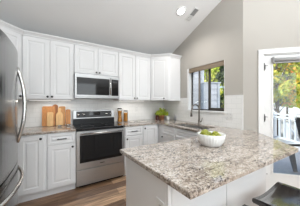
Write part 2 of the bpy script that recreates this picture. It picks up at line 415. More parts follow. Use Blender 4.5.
# ------------------------------------------------------------------ glass door in the bent wall
cas = MB()
cas.box(DS0 - .062, DS0 + .004, -.018, .0, 0, DZ1 + .062, DF, bev=.004).box(DS1 - .004, DS1 + .062, -.018, 0, 0, DZ1 + .062, DF, bev=.004)
cas.box(DS0 - .062, DS1 + .062, -.020, .0, DZ1 - .004, DZ1 + .066, DF, bev=.004)
cas.box(DS0, DS0 + .018, 0, T, 0, DZ1, DF).box(DS1 - .018, DS1, 0, T, 0, DZ1, DF).box(DS0, DS1, 0, T, DZ1 - .018, DZ1, DF)
struct(cas.build('trim_2', M['trim'], wm=(0, 0, 0)))
dr = bpy.data.objects.new('door_1', None); COL.objects.link(dr); struct(dr); WM[dr.name] = Matrix.Identity(4)
d0, d1 = DS0 + .021, DS1 - .021
GX0, GX1, GZ0, GZ1 = d0 + .098, d1 - .098, .30, 1.89
lf = MB()
lf.box(d0, GX0, .010, .052, .02, DZ1 - .021, DF).box(GX1, d1, .010, .052, .02, DZ1 - .021, DF)
lf.box(GX0, GX1, .010, .052, .02, GZ0, DF).box(GX0, GX1, .010, .052, GZ1, DZ1 - .021, DF)
lf.build('door_leaf', M['trim'], dr)
gb = MB()
gb.box(GX0 - .012, GX0 + .012, .002, .012, GZ0, GZ1, DF, bev=.003).box(GX1 - .012, GX1 + .012, .002, .012, GZ0, GZ1, DF, bev=.003).box(GX0 - .012, GX1 + .012, .002, .012, GZ0 - .012, GZ0 + .012, DF, bev=.003)
gb.build('glazing_bead', M['trim'], dr)
MB().box(GX0, GX1, .028, .034, GZ0, GZ1, DF).build('door_pane', M['glass'], dr)
for z in (.28, 1.09, 1.82):
    hg = MB().box(d0 - .004, d0 + .012, -.001, .011, z - .035, z + .03, DF).box(d0 - .004, d0 + .035, -.010, -.005, z + .012, z + .018, DF)
    hg.tube([DF @ Vector((d0 - .002, -.006, z - .052)), DF @ Vector((d0 - .002, -.006, z + .052))], .005, 8)
    hg.build('hinge', M['ventdark'], dr)
lv = MB().box(d1 - .075, d1 - .035, .002, .012, .93, 1.10, DF, bev=.004)
lv.tube([DF @ Vector((d1 - .055, .004, 1.0)), DF @ Vector((d1 - .055, -.045, 1.0)), DF @ Vector((d1 - .075, -.05, 1.0)), DF @ Vector((d1 - .17, -.05, 1.0))], .009, 8)
lv.build('door_handle', M['nickel'], dr)
rb = thing('roller_blind', 'grey roller blind rolled up at the top of the glass door', 'blind', DF @ Vector(((d0 + d1) / 2, -.02, 1.87)))
MB().tube([DF @ Vector((GX0 + .0, -.022, 1.905)), DF @ Vector((GX1 + .0, -.022, 1.905))], .028, 14).build('fabric_roll', M['blind'], rb)
for x in (GX0 - .009, GX1 + .001):
    MB().box(x, x + .008, -.054, .010, 1.868, 1.945, DF, bev=.002).build('bracket', M['blind'], rb)
MB().box(GX0 + .004, GX1 - .004, -.028, -.004, 1.858, 1.874, DF, bev=.003).build('hem_bar', M['blind'], rb)

# ------------------------------------------------------------------ ceiling fittings
ta = math.atan(SL)
def ceil_frame(x, y): return Matrix.Translation((x, y, zc(y))) @ Matrix.Rotation(-ta, 4, 'X')
cf = ceil_frame(1.783, 1.917)
rl = thing('recessed_light', 'round recessed ceiling light glowing white on the sloped ceiling', 'ceiling light', cf @ Vector((0, 0, -.01)))
MB().lathe([(.062, 0), (.09, 0), (.088, -.008), (.064, -.012), (.062, 0)], 0, 0, 0, 28, cf).build('trim_ring', M['trim'], rl)
MB().lathe([(0, -.004), (.062, -.004), (.062, -.009), (0, -.009)], 0, 0, 0, 28, cf).build('lens', M['downlight'], rl)
lo = light('recessed_lamp', 'SPOT', cf @ Vector((0, 0, -.03)), (0, 0, 0), 55, (1, .97, .93), spot_size=R(140), spot_blend=.8, shadow_soft_size=.06)
cf = ceil_frame(2.03, 1.905)
vt = thing('ceiling_vent', 'rectangular ceiling air vent beside the recessed light', 'vent', cf @ Vector((0, 0, -.012)))
MB().box(-.062, -.046, -.135, .135, -.010, 0, cf).box(.046, .062, -.135, .135, -.010, 0, cf).box(-.046, .046, -.135, -.118, -.010, 0, cf).box(-.046, .046, .118, .135, -.010, 0, cf).build('vent_frame', M['trim'], vt)
MB().box(-.046, .046, -.118, .118, -.003, -.001, cf).build('duct_opening', M['ventdark'], vt)
for y0_, n_, mt_ in ((-.112, 7, 'ventgrey'), (.004, 7, 'trim')):
    sl_ = MB()
    for k in range(n_):
        y = y0_ + .008 + k * .0155
        sl_.box(-.046, .046, y - .005, y + .005, -.0085, -.0035, cf)
    sl_.build('slat_panel', M[mt_], vt)

# ------------------------------------------------------------------ cabinets
def door_mesh(mb, w_, h_, x, z, fr, rail=.055, t=.019, drawer=False):
    """raised-panel front in frame fr: x..x+w along the wall, local -y towards the viewer"""
    b = bmesh.new(); bmesh.ops.create_cube(b, size=1)
    for v in b.verts: v.co = Vector((x + (v.co.x + .5) * w_, -t + (v.co.y + .5) * t, z + (v.co.z + .5) * h_))
    bmesh.ops.recalc_face_normals(b, faces=b.faces[:])
    bmesh.ops.bevel(b, geom=[e for e in b.edges if all(v.co.y < -t + 1e-4 for v in e.verts)], offset=.003, segments=1, affect='EDGES')
    def front(): return max([f for f in b.faces if f.normal.y < -.9 or abs(f.normal.y) > .9 and f.calc_center_median().y < -t * .4], key=lambda f: f.calc_area())
    f_ = [f for f in b.faces if abs(f.normal.y) > .9 and f.calc_center_median().y < -t * .6]
    f_ = max(f_, key=lambda f: f.calc_area())
    for thick, depth in ((rail, 0), (.007, -.007), (.014, 0), (.012, .004)):
        bmesh.ops.inset_region(b, faces=[f_], thickness=thick, depth=depth, use_even_offset=True)
    mb._merge(b, fr)
def knob(mb, x, z, fr, t=.019):
    mb.lathe([(0, 0), (.007, 0), (.006, .010), (.014, .016), (.016, .022), (.012, .027), (0, .028)], 0, 0, 0, 14,
             fr @ Matrix.Translation((x, -t, z)) @ Matrix.Rotation(R(90), 4, 'X'))
def pull(mb, x, z, fr, w_=.12, t=.019):
    P = lambda a, b_, c: fr @ Vector((a, b_, c))
    mb.box(x - w_ / 2, x + w_ / 2, -t - .030, -t - .020, z - .006, z + .006, fr, bev=.002)
    for sx in (-1, 1): mb.box(x + sx * w_ * .38 - .005, x + sx * w_ * .38 + .005, -t - .022, -t, z - .005, z + .005, fr)
def front(root, name, x, z, w_, h_, fr, knob_at=None, pull_w=None, rail=.055):
    mb = MB(); door_mesh(mb, w_, h_, x, z, fr, rail)
    o = mb.build(name, M['cab'], root)
    if knob_at:
        k = MB(); knob(k, knob_at[0], knob_at[1], fr); k.build('knob', M['black'], o)
    if pull_w:
        k = MB(); pull(k, x + w_ / 2, z + h_ / 2, fr, pull_w); k.build('handle', M['black'], o)
    return o
g_ = .004
UZ0, UZ1 = 1.355, 2.286
YU = YB - .33 + .019       # carcass front of the uppers (doors stand 19 mm proud of it)
FB = frame(0, YU, 0)
def upper(label, x0, x1, z0, z1, nd, kz=.045, y0=None):
    c = thing('upper_cabinet', label, 'cabinet', ((x0 + x1) / 2, YB - .16, z0), group='white upper cabinets')
    MB().box(x0 + .0015, x1 - .0015, YU + .001, YB - .001 if z0 > 1.41 else YB - .011, z0, z1).build('body', M['cab'], c)
    ww = (x1 - x0) / nd
    for i in range(nd):
        kx = x0 + ww * (i + 1) - .028 if (i % 2 == 0 and nd > 1) else x0 + ww * i + .028
        front(c, 'door', x0 + ww * i + g_, z0 + .008, ww - 2 * g_, z1 - z0 - .02, FB, (kx, z0 + kz))
    return c
upper('white two door upper cabinet left of the microwave, above the cutting boards', -.43, .238, UZ0, UZ1, 2)
upper('short white two door cabinet directly above the stainless microwave', .238, 1.002, 1.80, UZ1, 2, .04)
upper('white two door upper cabinet right of the microwave, above the pasta jars', 1.002, 1.727, UZ0, UZ1, 2)
# corner cabinets with a diagonal door
c = thing('corner_cabinet', 'white diagonal corner upper cabinet beside the kitchen window, above the herb pots', 'cabinet', (2.05, 2.85, UZ0), group='white upper cabinets')
dg = .33
cx0, cy1 = 1.727, YB - .61
MB().prism([(cx0 + .002, YU + .001), (cx0 + .002, YB - .012), (XR - .012, YB - .012), (XR - .012, cy1), (XR - dg + .019, cy1)], 2, UZ0, UZ1).build('body', M['cab'], c)
dl = math.hypot(XR - dg + .019 - cx0, YU - cy1)
DA = frame(cx0, YU, math.atan2(cy1 - YU, XR - dg + .019 - cx0))
front(c, 'door', .018, UZ0 + .008, dl - .036, UZ1 - UZ0 - .02, DA, (dl * .72, UZ0 + .045))
c = thing('corner_cabinet', 'white diagonal corner upper cabinet at the left, partly hidden behind the refrigerator', 'cabinet', (-.75, 2.85, UZ0), group='white upper cabinets')
cxl = -.43
MB().prism([(cxl - .002, YU + .001), (cxl - .002, YB - .012), (XL + .001, YB - .012), (XL + .001, YB - .61), (XL + dg - .019, YB - .61)], 2, UZ0, UZ1).build('body', M['cab'], c)
DL = frame(XL + dg - .019, YB - .61, math.atan2(YU - (YB - .61), cxl - (XL + dg - .019)))
dll = math.hypot(YU - (YB - .61), cxl - (XL + dg - .019))
front(c, 'door', .018, UZ0 + .008, dll - .036, UZ1 - UZ0 - .02, DL, (dll - .05, UZ0 + .045))
# crown moulding over all uppers
def crown_run(path):
    prof = [(0, -.012), (.012, -.012), (.016, .004), (.040, .030), (.046, .034), (.046, .048), (0, .048)]
    b = bmesh.new(); rings = []
    n = len(path)
    for i, p in enumerate(path):
        p = Vector(p)
        def nrm(a, c_): d = (Vector(c_) - Vector(a)).normalized(); return Vector((d.y, -d.x))
        if i == 0: m_ = nrm(path[0], path[1])
        elif i == n - 1: m_ = nrm(path[-2], path[-1])
        else:
            a, c_ = nrm(path[i - 1], p), nrm(p, path[i + 1]); m_ = (a + c_).normalized(); m_ /= max(.3, m_.dot(a))
        rings.append([b.verts.new((p.x + m_.x * o_, p.y + m_.y * o_, UZ1 + z_)) for o_, z_ in prof])
    k = len(prof)
    for i in range(n - 1):
        for j in range(k): b.faces.new((rings[i][j], rings[i + 1][j], rings[i + 1][(j + 1) % k], rings[i][(j + 1) % k]))
    b.faces.new(rings[0]); b.faces.new(rings[-1][::-1])
    mb = MB(); mb._merge(b); return mb
yf = YU - .017
k45 = .012
struct(crown_run([(XL + .02, YB - .61 - .001), (XL + dg - .019 + .002, YB - .61 - .001), (cxl + .004, yf), (cx0 - .002, yf), (XR - dg + .017, cy1 - .001), (XR - .012, cy1 - .001)]).build('trim_3', M['cab'], wm=(0, 0, 0)))

# base cabinets
CT0, CT1 = .884, .914
YF = YB - .612             # carcass front
FBb = frame(0, YF, 0)
def base_body(root, x0, x1):
    MB().box(x0 + .001, x1 - .001, YF + .0005, YB - .002, .10, CT0).box(x0 + .001, x1 - .001, YF + .055, YB - .002, 0, .10).build('body', M['cab'], root)
c = thing('base_cabinet', 'white corner base cabinet with one tall door, beside the refrigerator', 'cabinet', (-.5, YB - .3, 0), group='white base cabinets')
base_body(c, XL, -.125)
front(c, 'door', -.43 + g_, .125, .274, .74, FBb, (-.188, .825))
c = thing('base_cabinet', 'white base cabinet with drawer over door, between range and left corner cabinet', 'cabinet', (.055, YB - .3, 0), group='white base cabinets')
base_body(c, -.125, .238)
front(c, 'drawer', -.125 + .014, .722, .363 - .028, .146, FBb, None, .12, .028)
front(c, 'door', -.125 + .014, .125, .363 - .028, .585, FBb, (.238 - .045, .668))
c = thing('base_cabinet', 'white base cabinet with drawer over door, directly right of the range', 'cabinet', (1.18, YB - .3, 0), group='white base cabinets')
base_body(c, 1.004, 1.372)
front(c, 'drawer', 1.004 + .014, .722, .368 - .028, .146, FBb, None, .12, .028)
front(c, 'door', 1.004 + .014, .125, .368 - .028, .585, FBb, (1.004 + .045, .668))
c = thing('base_cabinet', 'white corner base cabinet with one tall door, where back counter meets sink counter', 'cabinet', (1.7, YB - .3, 0), group='white base cabinets')
XS = XR - .612             # carcass front of the sink run
MB().prism([(1.373, YF + .0005), (XS + .0, YF + .0005), (XS + .0, YF - .10), (XR - .012, YF - .10), (XR - .012, YB - .012), (1.373, YB - .012)], 2, .10, CT0).box(1.373, XS + .05, YF + .055, YB - .002, 0, .10).build('body', M['cab'], c)
front(c, 'door', 1.373 + .008, .125, XS - 1.373 - .03, .74, FBb, (1.373 + .038, .825))
FS = frame(XS, YF - .10, R(-90))    # local x runs towards the camera along the window wall
c = thing('base_cabinet', 'white sink base cabinet under the kitchen window with false drawer fronts', 'cabinet', (2.03, 1.8, 0), group='white base cabinets')
yS1, yS0 = YF - .101, 1.252
mb_ = MB()
mb_.box(XS + .0005, XR - .012, yS0, yS1, .10, .66).box(XS + .0005, XS + .06, yS0, yS1, .66, CT0).box(XR - .13, XR - .012, yS0, yS1, .66, CT0).box(XS + .06, XR - .13, yS0, 1.44, .66, CT0).box(XS + .06, XR - .13, 2.28, yS1, .66, CT0)
mb_.box(XS + .055, XR - .012, yS0, yS1, 0, .10)
mb_.build('body', M['cab'], c)
LS = yS1 - yS0
front(c, 'false_drawer_front', .06, .722, .36, .146, FS, None, None, .028)
front(c, 'door', .06, .125, .36, .585, FS, (.09, .668))
front(c, 'false_drawer_front', .43, .722, LS - .45, .146, FS, None, None, .028)
front(c, 'door', .43, .125, (LS - .45) / 2 - .003, .585, FS, (.43 + (LS - .45) / 2 - .04, .668))
front(c, 'door', .43 + (LS - .45) / 2 + .003, .125, (LS - .45) / 2 - .003, .585, FS, (.43 + (LS - .45) / 2 + .04, .668))

# peninsula base
PX0, PY0, PY1 = .475, .455, 1.225
BX0, BY0, BX1 = .497, .632, 1.66
c = thing('peninsula_cabinet', 'white panelled peninsula base under the granite overhang, behind the black stools', 'cabinet', (1.1, .93, 0))
MB().prism([(BX0 + .012, BY0 + .012), (BX1, BY0 + .012), (BX1 + .35, BY0 + .36), (BX1 + .35, 1.20), (BX0 + .012, 1.20)], 2, 0, CT0).build('body', M['cab'], c)
MB().box(BX0, BX0 + .0115, BY0 + .025, 1.205, .0, CT0 - .001, bev=.002).build('end_panel', M['cab'], c)
MB().box(BX0, BX0 + .024, BY0, BY0 + .024, 0, CT0 - .001, bev=.002).build('corner_post', M['cab'], c)
for a, b_ in ((BX0 + .0265, 1.015), (1.021, 1.60)):
    MB().box(a, b_, BY0, BY0 + .0115, .0, CT0 - .001, bev=.002).build('back_panel', M['cab'], c)
FK = frame(2.0, 1.2, R(180))
for x in (.33, .80):
    front(c, 'door', x, .125, .45, .585, FK, (x + .04, .668)); front(c, 'drawer', x, .722, .45, .146, FK, None, .12, .028)

# countertops
YE = YB - .637
ct = MB().box(XL + .002, .236, YE, YB - .011, CT0 + .0005, CT1, bev=.003)
tag(ct.build('countertop', M['granite'], wm=(0, 0, 0)), 'short speckled granite countertop between refrigerator and range', 'countertop')
SX0, SX1, SY0, SY1 = 1.80, 2.155, 1.50, 2.21
def counter_right():
    XE = XR - .637
    outer = [(1.004, YE), (XE - .03, YE), (XE, YE - .03), (XE, PY1), (.448, PY1), (.489, .466), (1.762, .447), (2.385, 1.105), (XR + .046 - .004, YC - .05 - .004), (XR - .012, YC + .004), (XR - .012, YB - .011), (1.004, YB - .011)]
    # keep the wall-side edge clear of the bent wall: the last free corner lies on the wall line
    s_ = .118; off = .0015
    wx, wy = XR + s_ * .7071 - off, YC - s_ * .7071 - off
    outer[7] = (wx, wy); outer[8] = (XR - .013, YC - off * 2)
    rr = .05; hole = []
    for cx, cy, a0 in ((SX1 - rr, SY1 - rr, 0), (SX0 + rr, SY1 - rr, 90), (SX0 + rr, SY0 + rr, 180), (SX1 - rr, SY0 + rr, 270)):
        for k in range(5): a = R(a0 + k * 22.5); hole.append((cx + rr * math.cos(a), cy + rr * math.sin(a)))
    b = bmesh.new(); es = []
    for loop in (outer, hole):
        vs = [b.verts.new((x, y, CT1)) for x, y in loop]
        es += [b.edges.new((vs[i], vs[(i + 1) % len(vs)])) for i in range(len(vs))]
    bmesh.ops.triangle_fill(b, edges=es, use_beauty=True)
    bmesh.ops.dissolve_limit(b, angle_limit=.01, verts=b.verts[:], edges=b.edges[:])
    r_ = bmesh.ops.extrude_face_region(b, geom=b.faces[:])
    for v in [g for g in r_['geom'] if isinstance(g, bmesh.types.BMVert)]: v.co.z = CT0 + .0005
    bmesh.ops.recalc_face_normals(b, faces=b.faces[:])
    sharp = [e for e in b.edges if len(e.link_faces) == 2 and e.calc_face_angle(0) > .8]
    bmesh.ops.bevel(b, geom=sharp, offset=.003, segments=2, affect='EDGES')
    mb = MB(); mb._merge(b); return mb
tag(counter_right().build('countertop', M['granite'], wm=(0, 0, 0)), 'large L-shaped granite countertop with the sink, its peninsula reaching toward the glass door', 'countertop')

# ------------------------------------------------------------------ sink and faucet
sk = thing('kitchen_sink', 'double bowl stainless undermount sink below the kitchen window', 'sink', ((SX0 + SX1) / 2, (SY0 + SY1) / 2, CT0 - .19))
ymid = (SY0 + SY1) / 2
for (a, b_) in ((SY0 - .008, ymid - .008), (ymid + .008, SY1 + .008)):
    bb = bmesh.new(); bmesh.ops.create_cube(bb, size=1)
    for v in bb.verts: v.co = Vector(((SX0 + SX1) / 2 + v.co.x * (SX1 - SX0 + .016), (a + b_) / 2 + v.co.y * (b_ - a), CT0 - .095 + v.co.z * .19))
    bmesh.ops.delete(bb, geom=[f for f in bb.faces if f.normal.z > .9], context='FACES')
    bmesh.ops.bevel(bb, geom=[e for e in bb.edges if len(e.link_faces) == 2], offset=.03, segments=3, affect='EDGES')
    bmesh.ops.solidify(bb, geom=bb.faces[:], thickness=.003)
    mb = MB(); mb._merge(bb); mb.build('basin', M['sink'], sk)
MB().box(SX0 - .006, SX1 + .006, ymid - .0085, ymid + .0085, CT0 - .03, CT0 - .001, bev=.003).build('divider', M['sink'], sk)
for y in ((SY0 + ymid) / 2, (SY1 + ymid) / 2):
    MB().lathe([(0, .004), (.035, .004), (.04, .0), (.03, -.001), (0, -.001)], (SX0 + SX1) / 2, y, CT0 - .186, 18).build('drain', M['steelh'], sk)
fx, fy = 2.215, 1.905
fc = thing('faucet', 'brushed nickel gooseneck kitchen faucet behind the sink', 'faucet', (fx, fy, CT1))
MB().lathe([(0, 0), (.030, 0), (.030, .006), (.023, .012), (.021, .075), (.018, .085), (0, .085)], fx, fy, CT1 + .0005, 20).build('base', M['nickel'], fc)
rad = .095; zt = CT1 + .27
pts = [(fx, fy, CT1 + .08), (fx, fy, zt - .06)] + [(fx - rad + rad * math.cos(R(a)), fy, zt + rad * math.sin(R(a)) * .95) for a in range(0, 181, 15)] + [(fx - 2 * rad - .004, fy, zt - .025)]
MB().tube(pts, .0125, 12).build('spout', M['nickel'], fc)
MB().tube([(fx - 2 * rad - .004, fy, zt - .02), (fx - 2 * rad - .006, fy, zt - .06), (fx - 2 * rad - .008, fy, zt - .12)], [.0135, .018, .021], 12).build('spray_head', M['nickel'], fc)
MB().tube([(fx, fy - .018, CT1 + .05), (fx, fy - .045, CT1 + .055), (fx + .004, fy - .055, CT1 + .075), (fx + .012, fy - .062, CT1 + .125)], [.012, .012, .008, .006], 10).build('lever', M['nickel'], fc)

# ------------------------------------------------------------------ range
rx0, rx1 = .241, 1.000
ry = YB - .645
rg = thing('range', 'stainless electric range with black glass top against the back wall', 'range', ((rx0 + rx1) / 2, YB - .32, 0))
MB().box(rx0 + .003, rx1 - .003, ry + .04, YB - .014, .03, .895).box(rx0 + .05, rx1 - .05, ry + .08, YB - .06, 0, .03).build('body', M['blackpl'], rg)
ckt = MB().box(rx0, rx1, ry - .005, YB - .085, .896, .918, bev=.004).build('cooktop', M['blackgl'], rg)
for (x, y, r_) in ((.43, 2.68, .10), (.43, 2.90, .075), (.81, 2.68, .085), (.81, 2.90, .10)):
    MB().lathe([(r_ - .004, 0), (r_, 0), (r_, .0006), (r_ - .004, .0006), (r_ - .004, 0)], x, y, .9182, 30).build('burner_ring', M['panelgrey'], ckt)
MB().prism([(YB - .084, .896), (YB - .014, .896), (YB - .014, 1.165), (YB - .062, 1.165), (YB - .070, 1.03), (YB - .084, 1.0)], 0, rx0 + .001, rx1 - .001, bev=.003).build('backguard', M['blackpl'], rg)
PF = Matrix.Translation((0, YB - .066, 1.025)) @ Matrix.Rotation(R(-3.5), 4, 'X')
cp = MB().box(rx0 + .002, rx1 - .002, -.014, -.002, -.012, .138, PF, bev=.004).build('control_panel', M['steel'], rg)
MB().box(rx0 + .055, rx1 - .06, -.017, -.0145, .004, .122, PF, bev=.001).build('display', M['panelgrey'], cp)
MB().box(.52, .72, -.019, -.0172, .045, .105, PF).build('clock_window', M['blackgl'], cp)
for x in (.335, .425, .835, .925):
    MB().lathe([(0, 0), (.025, 0), (.025, .006), (.020, .010), (.017, .028), (0, .029)], 0, 0, 0, 18, PF @ Matrix.Translation((x, -.0172, .064)) @ Matrix.Rotation(R(90), 4, 'X')).build('knob', M['steelh'], cp)
od = MB()
dz0, dz1 = .30, .872
wz0, wz1 = .395, .812
wx0, wx1 = rx0 + .045, rx1 - .045
od.box(rx0 + .002, wx0, ry, ry + .039, dz0, dz1).box(wx1, rx1 - .002, ry, ry + .039, dz0, dz1).box(wx0, wx1, ry, ry + .039, dz0, wz0).box(wx0, wx1, ry, ry + .039, wz1, dz1)
odo = od.build('oven_door', M['steel'], rg)
MB().box(wx0, wx1, ry + .002, ry + .036, wz0, wz1).build('window', M['blackgl'], odo)
hb = MB().tube([(rx0 + .05, ry - .045, .842), (rx1 - .05, ry - .045, .842)], .0125, 12)
for x in (rx0 + .075, rx1 - .075): hb.box(x - .012, x + .012, ry - .045, ry, .834, .850)
hb.build('handle', M['steelh'], odo)
MB().box(.585, .655, ry - .0015, ry - .0005, .345, .357).build('badge', M['panelgrey'], odo)
MB().box(rx0 + .002, rx1 - .002, ry + .003, ry + .039, .055, .288, bev=.004).build('drawer', M['steel'], rg)

# ------------------------------------------------------------------ microwave
my = YB - .40; mz0, mz1 = 1.388, 1.792
mw = thing('microwave', 'stainless over-the-range microwave mounted between the upper cabinets', 'microwave', ((rx0 + rx1) / 2, YB - .2, mz0))
MB().box(.243, .997, my + .035, YB - .011, mz0, mz1).build('body', M['panelgrey'], mw)
mxd = .835
md = MB().box(.243, .305, my, my + .034, mz0 + .022, mz1).box(.742, mxd, my, my + .034, mz0 + .022, mz1).box(.305, .742, my, my + .034, mz0 + .022, mz0 + .07).box(.305, .742, my, my + .034, mz1 - .075, mz1).build('door', M['steelm'], mw)
MB().box(.270, .80, my - .002, my + .030, mz0 + .052, mz1 - .062).build('window', M['blackgl'], md)
hb = MB().tube([(.815, my - .04, mz0 + .06), (.815, my - .04, mz1 - .05)], .012, 12)
for z in (mz0 + .09, mz1 - .08): hb.box(.806, .824, my - .04, my, z - .01, z + .01)
hb.build('handle', M['steelh'], md)
cpm = MB().box(mxd + .002, .997, my, my + .034, mz0 + .022, mz1).build('control_panel', M['steelm'], mw)
MB().box(mxd + .010, .975, my - .003, my + .02, mz0 + .045, mz1 - .062).build('keypad', M['blackgl'], cpm)
MB().box(mxd + .03, .955, my - .0045, my - .0032, mz1 - .125, mz1 - .095).build('display', M['panelgrey'], cpm)
gr = MB().box(.243, .997, my + .003, my + .034, mz0, mz0 + .019).build('vent_grille', M['steelm'], mw)

# ------------------------------------------------------------------ refrigerator
fX = -.335; fY0, fY1 = 1.04, 1.955; fZ = 1.755
fr = thing('refrigerator', 'large stainless bottom freezer refrigerator at the left edge', 'refrigerator', (-.7, 1.5, 0))
MB().box(XL + .003, fX - .03, fY0 + .004, fY1 - .004, .02, fZ - .012).box(XL + .06, fX - .09, fY0 + .05, fY1 - .05, 0, .02).build('body', M['panelgrey'], fr)
def bulge(z0, z1, name, bul=.052):
    n = 18; pts = []
    for i in range(n + 1):
        t_ = i / n; y = fY0 + (fY1 - fY0) * t_
        e = 1 - abs(2 * t_ - 1) ** 2.6
        pts.append((fX - .004 + bul * e, y))
    poly = [(fX - .029, fY0)] + pts + [(fX - .029, fY1)]
    mb = MB().prism(poly, 2, z0, z1, bev=.002)
    for f_ in mb.bm.faces: f_.smooth = abs(f_.normal.z) < .3 and f_.normal.x > .2
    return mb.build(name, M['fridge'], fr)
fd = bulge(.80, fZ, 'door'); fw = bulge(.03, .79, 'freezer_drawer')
hx = fX - .004 + .052
def bar(p0, p1, out, n=14, r_=.013, axis='z'):
    pts = []
    for i in range(n + 1):
        t_ = i / n; p = Vector(p0).lerp(Vector(p1), t_); p.x += out * (1 - abs(2 * t_ - 1) ** 2.2); pts.append(p)
    return MB().tube(pts, r_, 12)
hy = 1.765
xh = fX - .004 + .052 * (1 - abs(2 * ((hy - fY0) / (fY1 - fY0)) - 1) ** 2.6)
bar((xh - .004, hy, .955), (xh - .004, hy, 1.615), .052, r_=.015).build('handle', M['steelh'], fd)
xe = fX - .004 + .052 * (1 - .85 ** 2.6)
bar((xe - .004, fY0 + .07, .70), (xe - .004, fY1 - .06, .70), .085, axis='y').build('handle', M['steelh'], fw)

# ------------------------------------------------------------------ things on the back counter
def board(label, x0, x1, h_, y, lean, mat, kind='slab', t=.018, thk=None):
    """cutting board leaning on the tiles: built upright, then tilted about its foot"""
    o = thing('cutting_board', label, 'cutting board', ((x0 + x1) / 2, y, CT1 + .001), group='cutting boards leaning on the backsplash')
    Tm = Matrix.Translation(((x0 + x1) / 2, y, CT1 + .001)) @ Matrix.Rotation(-lean, 4, 'X')
    hw = (x1 - x0) / 2
    if kind == 'slab':
        r_ = .02; pts = []
        for cx, cz, a0 in ((hw - r_, h_ - r_, 0), (-hw + r_, h_ - r_, 90), (-hw + r_, r_, 180), (hw - r_, r_, 270)):
            for k in range(5): a = R(a0 + k * 22.5); pts.append((cx + r_ * math.cos(a), cz + r_ * math.sin(a)))
    elif kind == 'round':
        n = 18; pts = [(hw, 0), (hw, h_ - hw)] + [(hw * math.cos(R(a)), h_ - hw + hw * math.sin(R(a))) for a in range(10, 180, 10)] + [(-hw, h_ - hw), (-hw, 0)]
    else:  # paddle with a neck and a knob of a handle
        hb_ = h_ * .74; nk = .022
        pts = [(hw - .01, 0), (hw, .012), (hw, hb_ - .03), (hw - .02, hb_), (nk, hb_ + .012), (nk, h_ - .03)] + [(.027 * math.cos(R(a)), h_ - .022 + .022 * math.sin(R(a))) for a in range(0, 181, 20)] + [(-nk, h_ - .03), (-nk, hb_ + .012), (-hw + .02, hb_), (-hw, hb_ - .03), (-hw, .012), (-hw + .01, 0)]
    MB().prism(pts, 1, -t, 0, Tm, bev=.002).build('slab', mat, o)
    return o
board('largest orange wooden cutting board, tall and square, at the left of the row', -.215, -.03, .335, 3.055, .16, M['board_o'])
board('reddish wooden board with a rounded top, second from the left of the row', -.075, .015, .365, 3.085, .13, M['board_r'], 'round')
board('pale narrow maple board standing in front of the largest orange board', -.145, -.055, .235, 3.02, .14, M['board_l'])
board('pale maple paddle board with a handle, in the middle of the row', -.02, .085, .30, 3.03, .16, M['board_l'], 'paddle')
board('wide honey coloured board behind the maple paddle board', .022, .125, .33, 3.075, .13, M['board_m'])
board('narrow orange board at the right end of the row, next to the range', .130, .205, .275, 3.06, .16, M['board_o'])

def salt(label, x, y, mat, r_, h_):
    o = MB().lathe([(0, 0), (r_ * .7, 0), (r_, h_ * .6), (r_, h_), (r_ - .004, h_), (r_ * .6, .006), (0, .006)], x, y, CT1 + .001, 18)
    return tag(o.build('pinch_bowl', mat), label, 'bowl', 'little bowls before the boards')
salt('small steel pinch bowl in front of the pale paddle board', .035, 2.90, M['steelh'], .032, .024)
salt('small steel pinch bowl beside the range, before the narrow orange board', .165, 2.93, M['steelh'], .034, .026)

def jar(label, x, y, r_, h_, waist):
    o = thing('glass_jar', label, 'jar', (x, y, CT1 + .001), group='glass jars of pasta beside the range')
    def pr(rr):
        k = []
        for i in range(9):
            t_ = i / 8; k.append((rr * (1 - waist * math.sin(math.pi * t_) ** 2), .004 + (h_ - .03) * t_))
        return k
    p = pr(r_)
    MB().lathe([(0, 0), (r_ - .004, 0)] + p + [(r_ * .8, h_ - .02), (r_ * .8, h_ - .01)] , x, y, CT1 + .001, 24).build('glass', M['jar'], o)
    q = [(a - .004, z + .002) for a, z in pr(r_)][:8]
    MB().lathe([(0, .005), (r_ - .008, .005)] + q + [(0, q[-1][1] + .004)], x, y, CT1 + .001, 24).build('pasta', M['pasta'], o)
    MB().lathe([(0, h_ - .022), (r_ * .88, h_ - .022), (r_ * .9, h_ - .016), (r_ * .9, h_ - .002), (r_ * .86, h_), (0, h_)], x, y, CT1 + .001, 24).build('lid', M['lid'], o)
    return o
jar('taller waisted glass jar of orange pasta, directly right of the range', 1.092, 2.98, .048, .285, .24)
jar('shorter straight glass jar of orange pasta, right of the taller jar', 1.222, 2.98, .046, .235, .05)

tr = thing('serving_tray', 'flat pale tray lying on the counter right of the pasta jars', 'tray', (1.43, 2.82, CT1 + .001))
tr_m = Matrix.Translation((1.43, 2.80, CT1 + .001)) @ Matrix.Rotation(R(8), 4, 'Z')
MB().box(-.15, .15, -.09, .09, 0, .006, tr_m, bev=.002).build('base', M['paper'], tr)
MB().box(-.15, .15, -.09, -.082, .0065, .014, tr_m).box(-.15, .15, .082, .09, .0065, .014, tr_m).build('rim', M['paper'], tr)
for (lab, dx, a) in (('dark metal spoon lying at the left of the pale tray', -.055, 20), ('dark metal spoon lying at the right of the pale tray', .07, 26)):
    sm = tr_m @ Matrix.Translation((dx, 0, .0062)) @ Matrix.Rotation(R(a - 90), 4, 'Z')
    s_ = MB().tube([(0, -.075, .006), (0, .02, .007)], [.004, .003], 8, mat=sm)
    s_.lathe([(0, 0), (.012, .001), (.020, .006), (.018, .007), (.010, .004), (0, .003)], 0, 0, 0, 14, sm @ Matrix.Translation((0, .038, 0)) @ Matrix.Diagonal((1, 1.5, 1, 1)))
    tag(s_.build('spoon', M['panelgrey']), lab, 'spoon', 'spoons on the tray')

